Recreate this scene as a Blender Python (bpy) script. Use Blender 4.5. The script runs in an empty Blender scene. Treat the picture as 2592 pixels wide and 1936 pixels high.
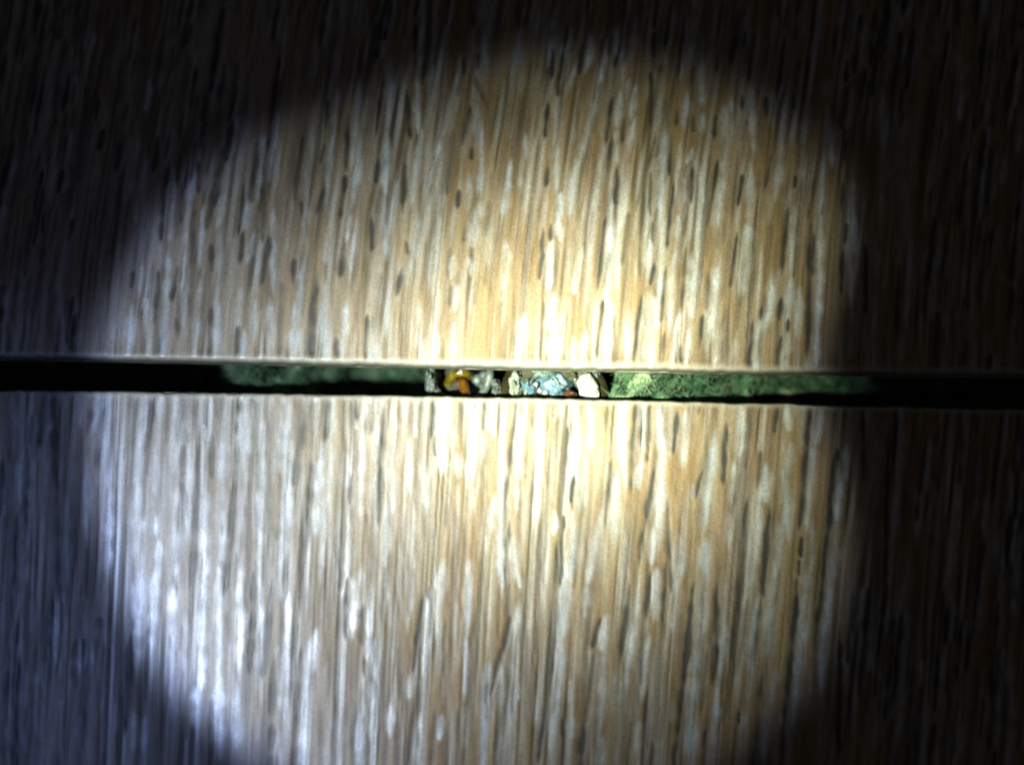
import bpy, math, random
import numpy as np
from mathutils import Vector, Matrix, noise as mnoise

MM = 0.001
rng = np.random.default_rng(7)
random.seed(7)
scene = bpy.context.scene
C = scene.collection

# ------------------------------------------------------------------ camera
IMG_W, IMG_H = 2592.0, 1936.0
CAM_DIST, CAM_TILT, FRAME_W = 100.0, math.radians(5.0), 80.0      # mm, rad, mm
cam_pos = Vector((0.0, -CAM_DIST * math.sin(CAM_TILT), CAM_DIST * math.cos(CAM_TILT)))
cam_data = bpy.data.cameras.new('camera')
cam = bpy.data.objects.new('camera', cam_data)
C.objects.link(cam)
cam_data.sensor_width = 36.0
cam_data.lens = 36.0 * CAM_DIST / FRAME_W
cam.location = cam_pos * MM
cam.rotation_euler = (CAM_TILT, 0, 0)
cam_data.clip_start = 0.002
cam_data.clip_end = 5.0
cam_data.dof.use_dof = True
cam_data.dof.focus_distance = 0.1002
cam_data.dof.aperture_fstop = 7.0
scene.camera = cam

# ------------------------------------------------------------------ world, view
world = bpy.data.worlds.new('World')
scene.world = world
world.use_nodes = True
world.node_tree.nodes['Background'].inputs[0].default_value = (1.0, 0.86, 0.74, 1)
world.node_tree.nodes['Background'].inputs[1].default_value = 0.016
vs = scene.view_settings
vs.view_transform = 'Standard'; vs.look = 'None'; vs.gamma = 1.0; vs.exposure = 0.0
vs.use_curve_mapping = False


def on_plane(px, py, z=0.0):
    """point (mm) at height z that a sight line through photo pixel (px, py) meets"""
    k = FRAME_W / IMG_W
    d = Vector(((px - IMG_W / 2) * k, (IMG_H / 2 - py) * k, -CAM_DIST))
    d = Matrix.Rotation(CAM_TILT, 3, 'X') @ d
    t = (z - cam_pos.z) / d.z
    return cam_pos + d * t


# ------------------------------------------------------------------ node helpers
class S:
    """scalar socket with arithmetic that builds Math nodes"""
    def __init__(s, nt, sock): s.nt, s.k = nt, sock
    def _op(s, op, *a):
        n = s.nt.nodes.new('ShaderNodeMath'); n.operation = op
        for i, v in enumerate((s,) + a):
            if isinstance(v, S): s.nt.links.new(v.k, n.inputs[i])
            else: n.inputs[i].default_value = v
        return S(s.nt, n.outputs[0])
    def __add__(s, o): return s._op('ADD', o)
    __radd__ = __add__
    def __sub__(s, o): return s._op('SUBTRACT', o)
    def __mul__(s, o): return s._op('MULTIPLY', o)
    __rmul__ = __mul__
    def __truediv__(s, o): return s._op('DIVIDE', o)
    def sqrt(s): return s._op('SQRT')
    def exp(s): return s._op('EXPONENT')
    def atan2(s, o): return s._op('ARCTAN2', o)
    def maxi(s, o): return s._op('MAXIMUM', o)
    def mini(s, o): return s._op('MINIMUM', o)
    def ramp(s, a, b, lo=0.0, hi=1.0):
        n = s.nt.nodes.new('ShaderNodeMapRange'); n.interpolation_type = 'SMOOTHSTEP'
        s.nt.links.new(s.k, n.inputs[0])
        for i, v in zip((1, 2, 3, 4), (a, b, lo, hi)): n.inputs[i].default_value = v
        return S(s.nt, n.outputs[0])


# ------------------------------------------------------------------ the torch
TORCH = Vector((-60.0, -32.0, 150.0))
beam_mid = on_plane(1030 * 1.1718, 900 * 1.1718)
td = bpy.data.lights.new('torch', 'SPOT')
torch = bpy.data.objects.new('torch', td)
C.objects.link(torch)
torch.location = TORCH * MM
zax = (TORCH - beam_mid).normalized()
xax = Vector((0, 1, 0)).cross(zax).normalized()
yax = zax.cross(xax)
Rt = Matrix((xax, yax, zax)).transposed()
torch.rotation_euler = Rt.to_euler()
td.spot_size = math.radians(80)
td.spot_blend = 0.3
td.shadow_soft_size = 0.0013
td.energy = 1.0
td.use_nodes = True


def torch_uv(px, py):
    d = Rt.transposed() @ (on_plane(px * 1.1718, py * 1.1718) - TORCH)
    return d.x / -d.z, d.y / -d.z


BEAM_EDGE = [(1838, 400), (1850, 500), (1822, 600), (1795, 700), (1772, 770), (1778, 860), (1802, 1000),
             (1830, 1100), (1836, 1200), (1826, 1300), (1796, 1400), (1735, 1500), (1630, 1600), (1560, 1650),
             (1400, 1770), (1200, 1830), (1000, 1850), (800, 1800), (660, 1720), (560, 1650), (480, 1595),
             (400, 1515), (335, 1430), (290, 1350), (250, 1250), (215, 1150), (198, 1050), (192, 950),
             (192, 850), (200, 760), (222, 700), (262, 600), (305, 520), (355, 440), (400, 395), (500, 315),
             (600, 255), (700, 220), (800, 188), (900, 155), (1000, 130), (1200, 102), (1400, 115), (1500, 140),
             (1600, 185), (1700, 250), (1790, 330)]


def build_torch():
    nt = td.node_tree
    nt.nodes.clear()
    out = nt.nodes.new('ShaderNodeOutputLight')
    em = nt.nodes.new('ShaderNodeEmission')
    nt.links.new(em.outputs[0], out.inputs[0])
    tc = nt.nodes.new('ShaderNodeTexCoord')
    sp = nt.nodes.new('ShaderNodeSeparateXYZ')
    nt.links.new(tc.outputs['Normal'], sp.inputs[0])
    x, y, z = (S(nt, sp.outputs[i]) for i in range(3))
    z = z * LIGHT_SIGN
    u = x * LIGHT_SIGN2 / z
    v = y * LIGHT_SIGN2 / z
    rho = (u * u + v * v).sqrt()
    th = v.atan2(u) / (2 * math.pi) + 0.5
    fc = nt.nodes.new('ShaderNodeFloatCurve')
    nt.links.new(th.k, fc.inputs['Value'])
    pts = []
    for p in BEAM_EDGE:
        a, b = torch_uv(*p)
        pts.append((math.atan2(b, a) / (2 * math.pi) + 0.5, math.hypot(a, b)))
    pts.sort()
    ts = np.array([p[0] for p in pts]); rs = np.array([p[1] for p in pts])
    ts = np.concatenate([ts - 1, ts, ts + 1]); rs = np.tile(rs, 3)
    cv = fc.mapping.curves[0]
    grid = np.linspace(0, 1, 41)
    vals = np.interp(grid, ts, rs)
    cv.points[0].location = (0, vals[0]); cv.points[1].location = (1, vals[-1])
    for g, w in zip(grid[1:-1], vals[1:-1]):
        cv.points.new(float(g), float(w))
    fc.mapping.update()
    edge = S(nt, fc.outputs[0])
    q = rho / edge                                    # 1 on the rim of the beam
    hx, hy = torch_uv(1240, 805)
    hu, hv = u - hx, v - hy
    h2 = hu * hu * 0.85 + hv * hv * 1.0
    hot = (h2 * (-1.0 / (2 * 0.060 ** 2))).exp()
    warm = (h2 * (-1.0 / (2 * 0.125 ** 2))).exp()
    side = (u * -0.93 + v * -0.36)                      # towards the lower left
    inside = q.ramp(0.905, 1.05, 1.0, 0.0)
    rim = (q - 0.93) / 0.05
    rim = (rim * rim * -1.0).exp()
    base = (0.205 + warm * 0.40 + hot * 6.6 + v.ramp(-0.2, 0.05, 0.20, 0.0) + side.ramp(-0.02, 0.20, 0.0, 0.92)) * (q.ramp(0.35, 1.0, 1.0, 0.33) + side.ramp(0.0, 0.2, 0.0, 0.45) + v.ramp(-0.15, 0.05, 0.2, 0.0)).mini(1.0)
    spill = q.ramp(0.9, 1.9, 1.0, 0.30) * (0.013 + side.ramp(-0.02, 0.30, 0.0, 0.13) * v.ramp(-0.04, 0.13, 1.0, 0.05))
    level = inside * base + spill
    # colour of the LED across the beam: yellowish heart, bluish rim
    cool = side.ramp(-0.20, 0.17, 0.08, 0.74) * (warm * -0.7 + 1.0)
    cool = (cool + q.ramp(0.88, 1.08, 0.0, 0.55))  .mini(1.25)
    mix = nt.nodes.new('ShaderNodeMix'); mix.data_type = 'RGBA'; mix.clamp_factor = False
    nt.links.new(cool.k, mix.inputs[0])
    mix.inputs[6].default_value = (0.97, 0.97, 0.60, 1)
    mix.inputs[7].default_value = (0.62, 0.79, 1.34, 1)
    nt.links.new(mix.outputs[2], em.inputs[0])
    nt.links.new((level * TORCH_POWER).k, em.inputs[1])


LIGHT_SIGN, LIGHT_SIGN2, TORCH_POWER = -1.0, 1.0, 1.0
TORCH_POWER = 1.0
build_torch()


# ------------------------------------------------------------------ object helpers
def tag(o, label=None, cat=None, group=None, kind=None):
    if label: o['label'] = label
    if cat: o['category'] = cat
    if group: o['group'] = group
    if kind: o['kind'] = kind
    return o


def empty(name, loc=(0, 0, 0)):
    o = bpy.data.objects.new(name, None)
    o.empty_display_size = 0.002
    C.objects.link(o); o.location = Vector(loc) * MM
    return o


def obj(name, verts, faces, mat, parent=None, smooth=True):
    """one mesh object; verts in world mm"""
    me = bpy.data.meshes.new(name)
    off = Vector((0, 0, 0)) if parent is None else PLOC.get(parent.name, Vector((0, 0, 0)))
    va = np.asarray(verts, dtype=np.float64).reshape(-1, 3) - np.array(off)
    me.from_pydata((va * MM).tolist(), [], faces)
    me.materials.append(mat)
    if smooth:
        me.polygons.foreach_set('use_smooth', [True] * len(me.polygons))
    me.update()
    o = bpy.data.objects.new(name, me)
    C.objects.link(o)
    if parent is not None: o.parent = parent
    return o


PLOC = {}


def thing(name, loc, label, cat, group=None):
    o = empty(name, loc)
    PLOC[o.name] = Vector(loc)
    return tag(o, label, cat, group)


def child_of(part, root):
    """let sub-parts be given in world mm too"""
    PLOC[part.name] = PLOC[root.name]
    return part


def new_mat(name):
    m = bpy.data.materials.new(name); m.use_nodes = True
    nt = m.node_tree
    return m, nt, nt.nodes['Principled BSDF']


def N(nt, kind, **kw):
    n = nt.nodes.new(kind)
    for k, v in kw.items(): setattr(n, k, v)
    return n


def noise(nt, vec, scale, detail=3.0, rough=0.55):
    n = N(nt, 'ShaderNodeTexNoise')
    nt.links.new(vec, n.inputs['Vector'])
    n.inputs['Scale'].default_value = scale; n.inputs['Detail'].default_value = detail
    n.inputs['Roughness'].default_value = rough
    return n.outputs['Fac']


def ramp(nt, fac, stops):
    r = N(nt, 'ShaderNodeValToRGB')
    nt.links.new(fac, r.inputs[0])
    el = r.color_ramp.elements
    while len(el) < len(stops): el.new(0.5)
    for e, (p, c) in zip(el, stops):
        e.position = p; e.color = (*c, 1)
    return r.outputs[0]


def mixc(nt, fac, a, b, mode='MIX'):
    n = N(nt, 'ShaderNodeMix', data_type='RGBA', blend_type=mode)
    for i, v in ((0, fac), (6, a), (7, b)):
        if isinstance(v, (int, float)): n.inputs[i].default_value = v
        elif isinstance(v, tuple): n.inputs[i].default_value = (*v, 1)
        else: nt.links.new(v, n.inputs[i])
    return n.outputs[2]


def stretched(nt, sx, sy, sz):
    tc = N(nt, 'ShaderNodeTexCoord')
    mp = N(nt, 'ShaderNodeMapping')
    nt.links.new(tc.outputs['Object'], mp.inputs[0])
    mp.inputs['Scale'].default_value = (sx, sy, sz)
    return mp.outputs[0]


# ------------------------------------------------------------------ materials
def decor_material():
    m, nt, p = new_mat('printed_oak_laminate')
    def attr(n):
        a = N(nt, 'ShaderNodeAttribute', attribute_name=n); return a.outputs['Fac']
    def along(sx, sy):
        cb = N(nt, 'ShaderNodeCombineXYZ')
        sp_ = N(nt, 'ShaderNodeSeparateXYZ')
        nt.links.new(N(nt, 'ShaderNodeTexCoord').outputs['Object'], sp_.inputs[0])
        nt.links.new((S(nt, attr('grain_x')) * sx).k, cb.inputs[0])
        nt.links.new((S(nt, sp_.outputs[1]) * sy).k, cb.inputs[1])
        return cb.outputs[0]
    grain = noise(nt, along(1.35, 60), 1.0, 3, 0.6)       # fine long fibres
    band = noise(nt, along(0.75, 55), 1.0, 3, 0.6)        # broader bands
    blot = noise(nt, stretched(nt, 330, 120, 330), 1.0, 3, 0.6)
    base = ramp(nt, grain, [(0.30, (0.078, 0.052, 0.023)), (0.48, (0.212, 0.148, 0.070)), (0.70, (0.335, 0.262, 0.15))])
    base = mixc(nt, 0.55, base, ramp(nt, band, [(0.32, (0.115, 0.073, 0.030)), (0.50, (0.225, 0.160, 0.078)), (0.68, (0.325, 0.268, 0.175))]))
    tone = attr('tone')
    base = mixc(nt, tone, base, (0.225, 0.136, 0.060))
    grey = attr('grey')
    base = mixc(nt, grey, base, mixc(nt, 0.6, (0.25, 0.218, 0.19), ramp(nt, grain, [(0.36, (0.09, 0.085, 0.08)), (0.64, (0.52, 0.51, 0.51))])))
    groove_sheen = attr('groove_sheen')  # bluish sheen of the groove walls, painted into the colour
    lcol = ramp(nt, blot, [(0.35, (0.36, 0.42, 0.50)), (0.65, (0.56, 0.61, 0.68))])
    base = mixc(nt, groove_sheen, base, lcol)
    pore = attr('pore')
    base = mixc(nt, pore, base, (0.036, 0.036, 0.034))
    edge = attr('edge')
    base = mixc(nt, edge, base, (0.38, 0.375, 0.34))
    base = mixc(nt, attr('raw'), base, (0.085, 0.09, 0.072))
    spk = noise(nt, stretched(nt, 7000, 5200, 7000), 1.0, 2, 0.7)
    base = mixc(nt, 1.0, base, ramp(nt, spk, [(0.3, (0.78, 0.78, 0.78)), (0.7, (1.16, 1.16, 1.16))]), 'MULTIPLY')
    nt.links.new(base, p.inputs['Base Color'])
    nt.links.new((S(nt, groove_sheen) * -0.20 + 0.50).k, p.inputs['Roughness'])
    p.inputs['Specular IOR Level'].default_value = 0.5
    b = N(nt, 'ShaderNodeBump'); b.inputs['Strength'].default_value = 0.35; b.inputs['Distance'].default_value = 0.00004
    hh = mixc(nt, 0.5, spk, grain)
    nt.links.new(hh, b.inputs['Height']); nt.links.new(b.outputs[0], p.inputs['Normal'])
    return m


def noisy(name, stops, scale, rough, spec=0.4, bump=0.0, sss=0.0, metal=0.0, dist=0.0001):
    m, nt, p = new_mat(name)
    tc = N(nt, 'ShaderNodeTexCoord')
    f = noise(nt, tc.outputs['Object'], scale, 4, 0.6)
    nt.links.new(ramp(nt, f, stops), p.inputs['Base Color'])
    p.inputs['Roughness'].default_value = rough
    p.inputs['Specular IOR Level'].default_value = spec
    p.inputs['Metallic'].default_value = metal
    if sss:
        p.inputs['Subsurface Weight'].default_value = sss
        p.inputs['Subsurface Radius'].default_value = (0.0006, 0.0006, 0.0006)
        p.inputs['Subsurface Scale'].default_value = 1.0
    if bump:
        b = N(nt, 'ShaderNodeBump'); b.inputs['Strength'].default_value = bump; b.inputs['Distance'].default_value = dist
        f2 = noise(nt, tc.outputs['Object'], scale * 2.3, 4, 0.65)
        nt.links.new(f2, b.inputs['Height']); nt.links.new(b.outputs[0], p.inputs['Normal'])
    return m


M = {
    'decor': decor_material(),
    'core': noisy('fibreboard_core', [(0.3, (0.20, 0.19, 0.15)), (0.7, (0.34, 0.33, 0.27))], 2500, 0.85, 0.2, 0.5),
    'subfloor': noisy('dusty_subfloor', [(0.3, (0.025, 0.026, 0.02)), (0.7, (0.06, 0.06, 0.045))], 600, 0.9, 0.1, 0.4),
    'felt': noisy('green_fibre_felt', [(0.38, (0.010, 0.028, 0.015)), (0.52, (0.056, 0.122, 0.070)), (0.68, (0.25, 0.345, 0.215))], 480, 0.9, 0.1, 0.8, dist=0.0003),
    'fibre': noisy('green_fibre', [(0.32, (0.03, 0.085, 0.047)), (0.55, (0.105, 0.20, 0.128)), (0.75, (0.30, 0.37, 0.26))], 700, 0.7, 0.25),
    'white_pvc': noisy('white_cable_jacket', [(0.35, (0.30, 0.34, 0.30)), (0.65, (0.56, 0.59, 0.555))], 900, 0.45, 0.5, 0.25, 0.15),
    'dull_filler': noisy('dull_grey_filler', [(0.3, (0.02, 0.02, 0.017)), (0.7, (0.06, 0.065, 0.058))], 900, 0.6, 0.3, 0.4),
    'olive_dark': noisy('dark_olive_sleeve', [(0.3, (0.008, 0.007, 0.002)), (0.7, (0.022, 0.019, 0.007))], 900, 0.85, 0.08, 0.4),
    'shaded_olive_pvc': noisy('olive_shaded_jacket', [(0.3, (0.035, 0.038, 0.022)), (0.7, (0.10, 0.11, 0.075))], 900, 0.8, 0.1, 0.4),  # olive jacket tone with the upper board's shade painted in
    'grey_white_pvc': noisy('grey_white_jacket', [(0.35, (0.12, 0.145, 0.12)), (0.65, (0.32, 0.36, 0.32))], 800, 0.5, 0.4, 0.4, 0.1),  # duller, darker tone than the white jacket
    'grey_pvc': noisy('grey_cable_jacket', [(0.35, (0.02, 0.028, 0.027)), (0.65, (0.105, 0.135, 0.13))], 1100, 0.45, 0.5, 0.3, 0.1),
    'foil': noisy('bluish_shield_foil', [(0.3, (0.03, 0.045, 0.045)), (0.5, (0.10, 0.15, 0.145)), (0.7, (0.27, 0.34, 0.30))], 900, 0.35, 0.6, 0.8, metal=0.25, dist=0.0003),
    'dielectric': noisy('bluish_foam_dielectric', [(0.32, (0.03, 0.06, 0.085)), (0.5, (0.09, 0.17, 0.24)), (0.68, (0.26, 0.37, 0.41))], 700, 0.5, 0.4, 0.6, 0.15, dist=0.0002),
    'copper': noisy('tarnished_copper', [(0.3, (0.04, 0.014, 0.008)), (0.7, (0.10, 0.038, 0.02))], 1500, 0.5, 0.5, 0.5, metal=0.4),
    'silver': noisy('tinned_strand', [(0.3, (0.55, 0.58, 0.58)), (0.7, (0.85, 0.88, 0.88))], 1500, 0.25, 0.6, 0.3, metal=0.7),
    'yellow': noisy('yellow_wire_insulation', [(0.35, (0.03, 0.026, 0.004)), (0.65, (0.15, 0.112, 0.008))], 1500, 0.16, 0.6, 0.2),
    'orange': noisy('orange_wire_insulation', [(0.35, (0.06, 0.022, 0.003)), (0.65, (0.17, 0.068, 0.006))], 1500, 0.28, 0.5, 0.2),
    'brown': noisy('brown_wire_insulation', [(0.3, (0.05, 0.03, 0.018)), (0.7, (0.10, 0.06, 0.03))], 1500, 0.4, 0.5, 0.2),
    'pale': noisy('pale_wire_insulation', [(0.35, (0.035, 0.05, 0.05)), (0.65, (0.16, 0.20, 0.195))], 1500, 0.35, 0.5, 0.3),
    'blue': noisy('blue_wire_insulation', [(0.3, (0.02, 0.05, 0.12)), (0.7, (0.05, 0.10, 0.20))], 1500, 0.35, 0.5, 0.2),
    'green': noisy('green_wire_insulation', [(0.3, (0.015, 0.06, 0.03)), (0.7, (0.03, 0.11, 0.05))], 1500, 0.35, 0.5, 0.2),
}

# ------------------------------------------------------------------ the two boards
THICK = 1.5            # mm


def curve(pts):
    xs = np.array([p[0] for p in pts], float); ys = np.array([p[1] for p in pts], float)
    co = np.polyfit(xs, ys, 4)
    return lambda px: np.polyval(co, px)


UP_PX = curve([(0, 912), (294, 915), (529, 920), (794, 926), (1088, 931), (1350, 938), (1600, 943), (2088, 949), (2300, 951), (2592, 957)])
LO_PX = curve([(0, 987), (294, 990), (646, 993), (1088, 1001), (1350, 1007), (1560, 1012), (1900, 1019), (2100, 1024), (2592, 1036)])


def edge_fn(px_curve, z):
    pxs = np.linspace(0, 2592, 40)
    w = np.array([on_plane(p, px_curve(p), z)[:2] for p in pxs])
    co = np.polyfit(w[:, 0], w[:, 1], 3)
    slope_l = np.polyval(np.polyder(co), -40); slope_r = np.polyval(np.polyder(co), 40)
    def f(x):
        x = np.asarray(x, float); xc = np.clip(x, -40, 40)
        return np.polyval(co, xc) + np.where(x < -40, slope_l * (x + 40), 0) + np.where(x > 40, slope_r * (x - 40), 0)
    return f


R_UP, R_LO = 0.60, 0.30
up_edge = edge_fn(UP_PX, -0.45)
lo_edge = edge_fn(LO_PX, -0.05)

# grain and its pale sheen read off the boards: tile origin, zoom, then streaks "kind x0 y0 x1 y1 width strength"
TILES = []
def tile(ox, oy, s, dark, light): TILES.append((ox, oy, s, dark, light))

tile(200, 420, 3.304,
 "700 380 690 580|860 200 850 430|960 440 940 760|1130 180 1080 460 55|1110 680 1110 840|820 880 780 1080|660 950 640 1250|450 890 440 1000|820 1280 820 1420|660 1420 660 1590|1380 160 1340 500|1370 580 1350 760|1580 650 1530 930 60|1515 930 1520 1150 40 .5|1100 1250 1090 1620|1330 1380 1310 1600|1690 1100 1670 1620 50 .6|1830 80 1810 250|1860 310 1860 400|2040 200 2000 360 55|1980 1020 1950 1560 45|1800 800 1790 950|1550 0 1540 500 50 .7|1000 0 1000 180 45 .8",
 "960 60 900 480 60|900 560 860 1000 65|1100 0 1050 200 50|1040 420 1010 780 50|790 160 750 580 60|545 340 490 800 60|520 850 510 1050 60|740 860 700 1600 70|440 1250 410 1600 65|870 1100 880 1380 65|1000 1080 960 1600 60|1190 220 1170 480 80|1180 600 1170 860 60|1160 1220 1140 1620 70|1430 60 1400 480 70|1450 600 1410 780 60|1380 1420 1370 1620 60|1470 1180 1460 1420 60|1620 480 1630 980 80|1600 1200 1590 1620 70|1640 0 1640 150 80|1900 30 1900 400 75|1870 560 1840 1180 70|1810 1240 1830 1620 90|2090 30 2080 350 60|2050 1050 2000 1420 60|560 1050 540 1180 50 .6|2070 650 2060 780 80 .6|1240 560 1290 800 60 .4")
tile(648, 0, 3.414,
 "1090 700 1050 1080|1310 850 1330 1120 55|1380 250 1370 420|1800 520 1800 620|1840 980 1790 1200|1700 1200 1660 1600 60 .5|1870 1290 1860 1370|620 900 600 1080|800 1050 780 1380|400 1220 350 1550|590 1260 560 1380|190 600 70 1500 45|770 1540 760 1650|1060 1400 1040 1560|1290 1450 1270 1650|1920 480 1915 580|1120 50 1010 520 45 .7|1900 700 1990 900 50 .5",
 "1450 60 1420 500 50|960 160 950 500 50 .7|180 1000 140 1500 70|480 1180 430 1620 65|690 930 620 1560 55|880 820 830 1350 60|900 1250 850 1640 70|1160 600 1130 1080 60|1130 1200 1120 1600 75|1390 720 1400 1080 55|1420 1180 1360 1640 70|1530 600 1490 950 50|1720 760 1500 1590 55|1920 950 1900 1250 75|1950 1150 1950 1600 50|1960 240 1985 570 55|1880 380 1870 620 50|700 400 650 720 60|520 400 500 700 60 .7|90 20 80 260 90 .8|260 220 220 600 60 .7|1350 900 1370 960 50")
tile(748, 420, 3.304,
 "410 130 380 380 55|400 680 380 880 55|640 460 640 660 50|690 0 670 120|920 80 900 320 50|930 640 940 720 60 .7|890 880 860 1040 50|1370 220 1360 330 50|1230 180 1220 370 55 .5|1420 540 1410 620|170 1040 130 1570 60|350 1460 340 1610|600 1310 585 1590 45|2110 30 2100 140|2075 600 2050 880|2080 1230 2050 1620 30 .7|1300 1020 1290 1140 50 .6|1290 0 1270 200 55 .6|1150 680 1170 730 60 .4",
 "550 0 440 380 60|450 430 430 600 55|510 480 460 880 55|740 350 760 700 95|770 0 730 150 60|1030 0 970 300 60|1150 20 1140 140 55|1020 480 1000 820 90|960 820 940 960 50|1450 130 1440 340 50|1560 0 1520 200 50 .6|1490 420 1480 640 65|230 1050 200 1520 60|420 1240 390 1620 60|690 980 670 1200 60 .8|660 1320 650 1620 75|1310 780 1300 920 50|1760 700 1740 1000 60 .7|1460 800 1460 900 60|1350 1020 1340 1180 50|1170 1370 1160 1620 55|1320 1370 1320 1620 50|1030 1220 1040 1600 60 .6|450 700 480 1000 50 .4|1900 1300 1890 1620 80 .7|1550 320 1550 420 60 .6")
tile(1296, 60, 3.414,
 "350 250 345 430|410 480 400 600 40|310 720 290 930|310 1260 300 1370 55|910 290 890 370 50|860 700 820 970|970 850 960 1000|860 1030 820 1290|910 1310 905 1530 50|1210 540 1200 850|1430 760 1420 860|1570 810 1570 910 60|1760 820 1750 960|1780 300 1770 400|1990 630 1990 720|2030 850 2000 980 45 .6|1220 1050 1100 1500 60 .6|1200 1330 1200 1600 45 .8|1380 1060 1370 1270|1560 1280 1545 1500 45|1770 1270 1710 1650 45|1990 1350 1960 1540|1390 1480 1370 1650|1200 430 1195 490|1290 380 1280 430|1570 380 1560 500|860 120 840 260|1230 120 1225 260",
 "450 220 450 450 90|560 350 460 620 50|400 640 370 1010 60|390 1090 380 1400 60|420 1500 420 1650 50|800 320 640 980 65|640 1000 570 1220 50|540 1230 500 1600 55|970 250 960 460 60|930 640 900 950 65|1060 590 1040 800 50|1050 880 1000 1150 55|990 1260 960 1650 65|910 1050 900 1200 50|1280 580 1270 870 60|1650 380 1650 650 85|1510 640 1500 870 60|1650 800 1650 930 75|1850 780 1860 1070 95|1900 700 1900 1000 50|2070 620 2090 1060 75|1310 1010 1270 1650 90|1460 1060 1440 1250 50|1550 1100 1520 1200 50|1480 1380 1480 1650 95|1620 1250 1640 1550 60|1830 1160 1790 1650 65|2060 1250 2050 1600 65|120 990 130 1160 55 .7|80 1320 90 1460 60 .6|910 60 900 240 60|1320 160 1330 380 55 .8|1480 160 1470 300 50")
tile(1296, 460, 3.414,
 "340 390 335 490 50 .8|265 640 245 800|270 1110 250 1550 32 .8|800 400 750 830 45|780 1100 740 1450 45|1390 80 1350 480|1220 380 1215 500|1010 350 970 650 60 .6|1110 600 1105 790 40 .6|1230 740 1200 870|1330 820 1300 1140|1500 660 1470 1050 40 .8|1940 520 1900 830|1700 830 1690 1050 45 .6|1650 1200 1630 1400|1110 1100 1050 1560 40|1320 1360 1300 1570|1460 1440 1460 1550|2080 1260 2050 1570|2100 400 2050 900 60 .4|2160 1090 2160 1170|1850 1200 1830 1560 45 .4",
 "420 140 410 320 60|400 350 420 490 85|340 570 320 880 75|590 620 550 900 65|860 240 830 700 75|980 160 920 450 60|830 690 800 1050 60|1290 240 1290 700 80|1290 700 1270 1010 60|1440 320 1430 480 60|1810 200 1790 360 65|2030 450 1990 880 95|1400 690 1370 1210 75|1570 690 1550 1130 110|1780 800 1700 1390 90|1200 520 1180 830 55|370 1080 360 1570 140|1200 1090 1180 1590 150|840 1090 820 1570 75|1010 1200 1000 1500 70 .8|1440 1190 1390 1570 65|1520 1330 1510 1570 55|2150 1200 2110 1570 80|630 1350 610 1590 65|60 1280 50 1580 80 .7|520 1380 520 1580 60 .6|1930 1380 1920 1570 70 .6|720 30 740 180 50 .6")
tile(1700, 200, 3.414,
 "860 700 820 900|1070 850 1065 930 55|1240 870 1200 1150 50|1000 1180 960 1590 50|1060 150 1060 240 60|1510 560 1500 680|1490 930 1480 1120|1510 1280 1500 1400|1230 1400 1220 1640|820 180 820 300|1310 1100 1300 1170 45 .6",
 "880 140 880 380 75|950 590 900 970 65|1140 690 1140 950 55|1310 730 1290 1190 65|1340 300 1385 690 95|1560 860 1560 1210 65|1065 1090 1030 1610 65|1290 1360 1280 1640 65 .8|1820 200 1830 600 80|1580 1250 1580 1620 60|1810 900 1810 1160 50|2020 950 2010 1300 60 .8|1960 300 1950 700 60 .7")
tile(1700, 560, 3.414,
 "1200 200 1180 970 60|950 680 930 830 50|780 760 770 840 50|690 1000 670 1250|940 1040 910 1250 50|1010 860 1010 940|1480 300 1470 560|1680 300 1680 700 50|730 350 690 700 55 .4|1960 500 1950 900 50|450 900 440 1240 50 .4",
 "865 510 850 800 70|850 790 760 980 75|1285 180 1260 1110 70|1040 550 1000 850 75|750 970 740 1250 70|1010 990 990 1250 70|1100 640 1090 950 60 .8|550 1040 540 1250 80 .7|1560 60 1550 640 70|1760 850 1740 1250 60 .7|1260 1110 1250 1250 70|2050 250 2030 800 60 .7|380 1180 370 1250 90 .7")
tile(100, 968, 3.414,
 "550 150 510 620 50 .8|120 100 130 700 70|830 130 790 450 45 .7|970 200 930 500|930 500 920 740 40 .6|1110 180 1100 420 40 .5|1240 580 1240 760 40 .6|1240 900 1240 1200 35 .6|1500 500 1490 740 40 .6|1360 850 1320 1570 55 .8|1680 950 1620 1620 55 .8|1530 120 1540 260 45 .5|1980 380 1960 700 50 .4|490 1000 490 1250 40 .5|740 560 730 640 50 .4|1700 560 1690 800 45 .5|2080 1250 2060 1340 40 .5|140 900 150 1600 70 .7|320 1100 300 1500 50 .5",
 "600 90 560 700 90|600 700 600 1520 110|890 90 890 460 95|860 480 850 910 75|1050 100 1000 590 65|1000 640 1000 910 65|1180 150 1170 700 85|1180 700 1170 1010 70|1290 670 1280 1240 60|850 1000 850 1650 110|1010 1170 1010 1310 65|1420 370 1440 480 80|1600 320 1590 800 75|1590 800 1580 1460 65|1775 280 1740 1100 80|1740 1100 1700 1460 80|1430 940 1420 1650 80|1920 690 1900 1560 65|2120 110 2130 900 95|2150 900 2100 1560 80|230 1100 240 1620 60 .7|410 780 420 1310 60 .7|340 100 345 320 60 .6|1640 90 1620 260 90|1160 1100 1180 1620 60 .8|1030 1400 1020 1650 60|1900 110 1900 500 60 .6|1290 230 1290 400 60 .5|60 300 50 900 50 .5")
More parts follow.
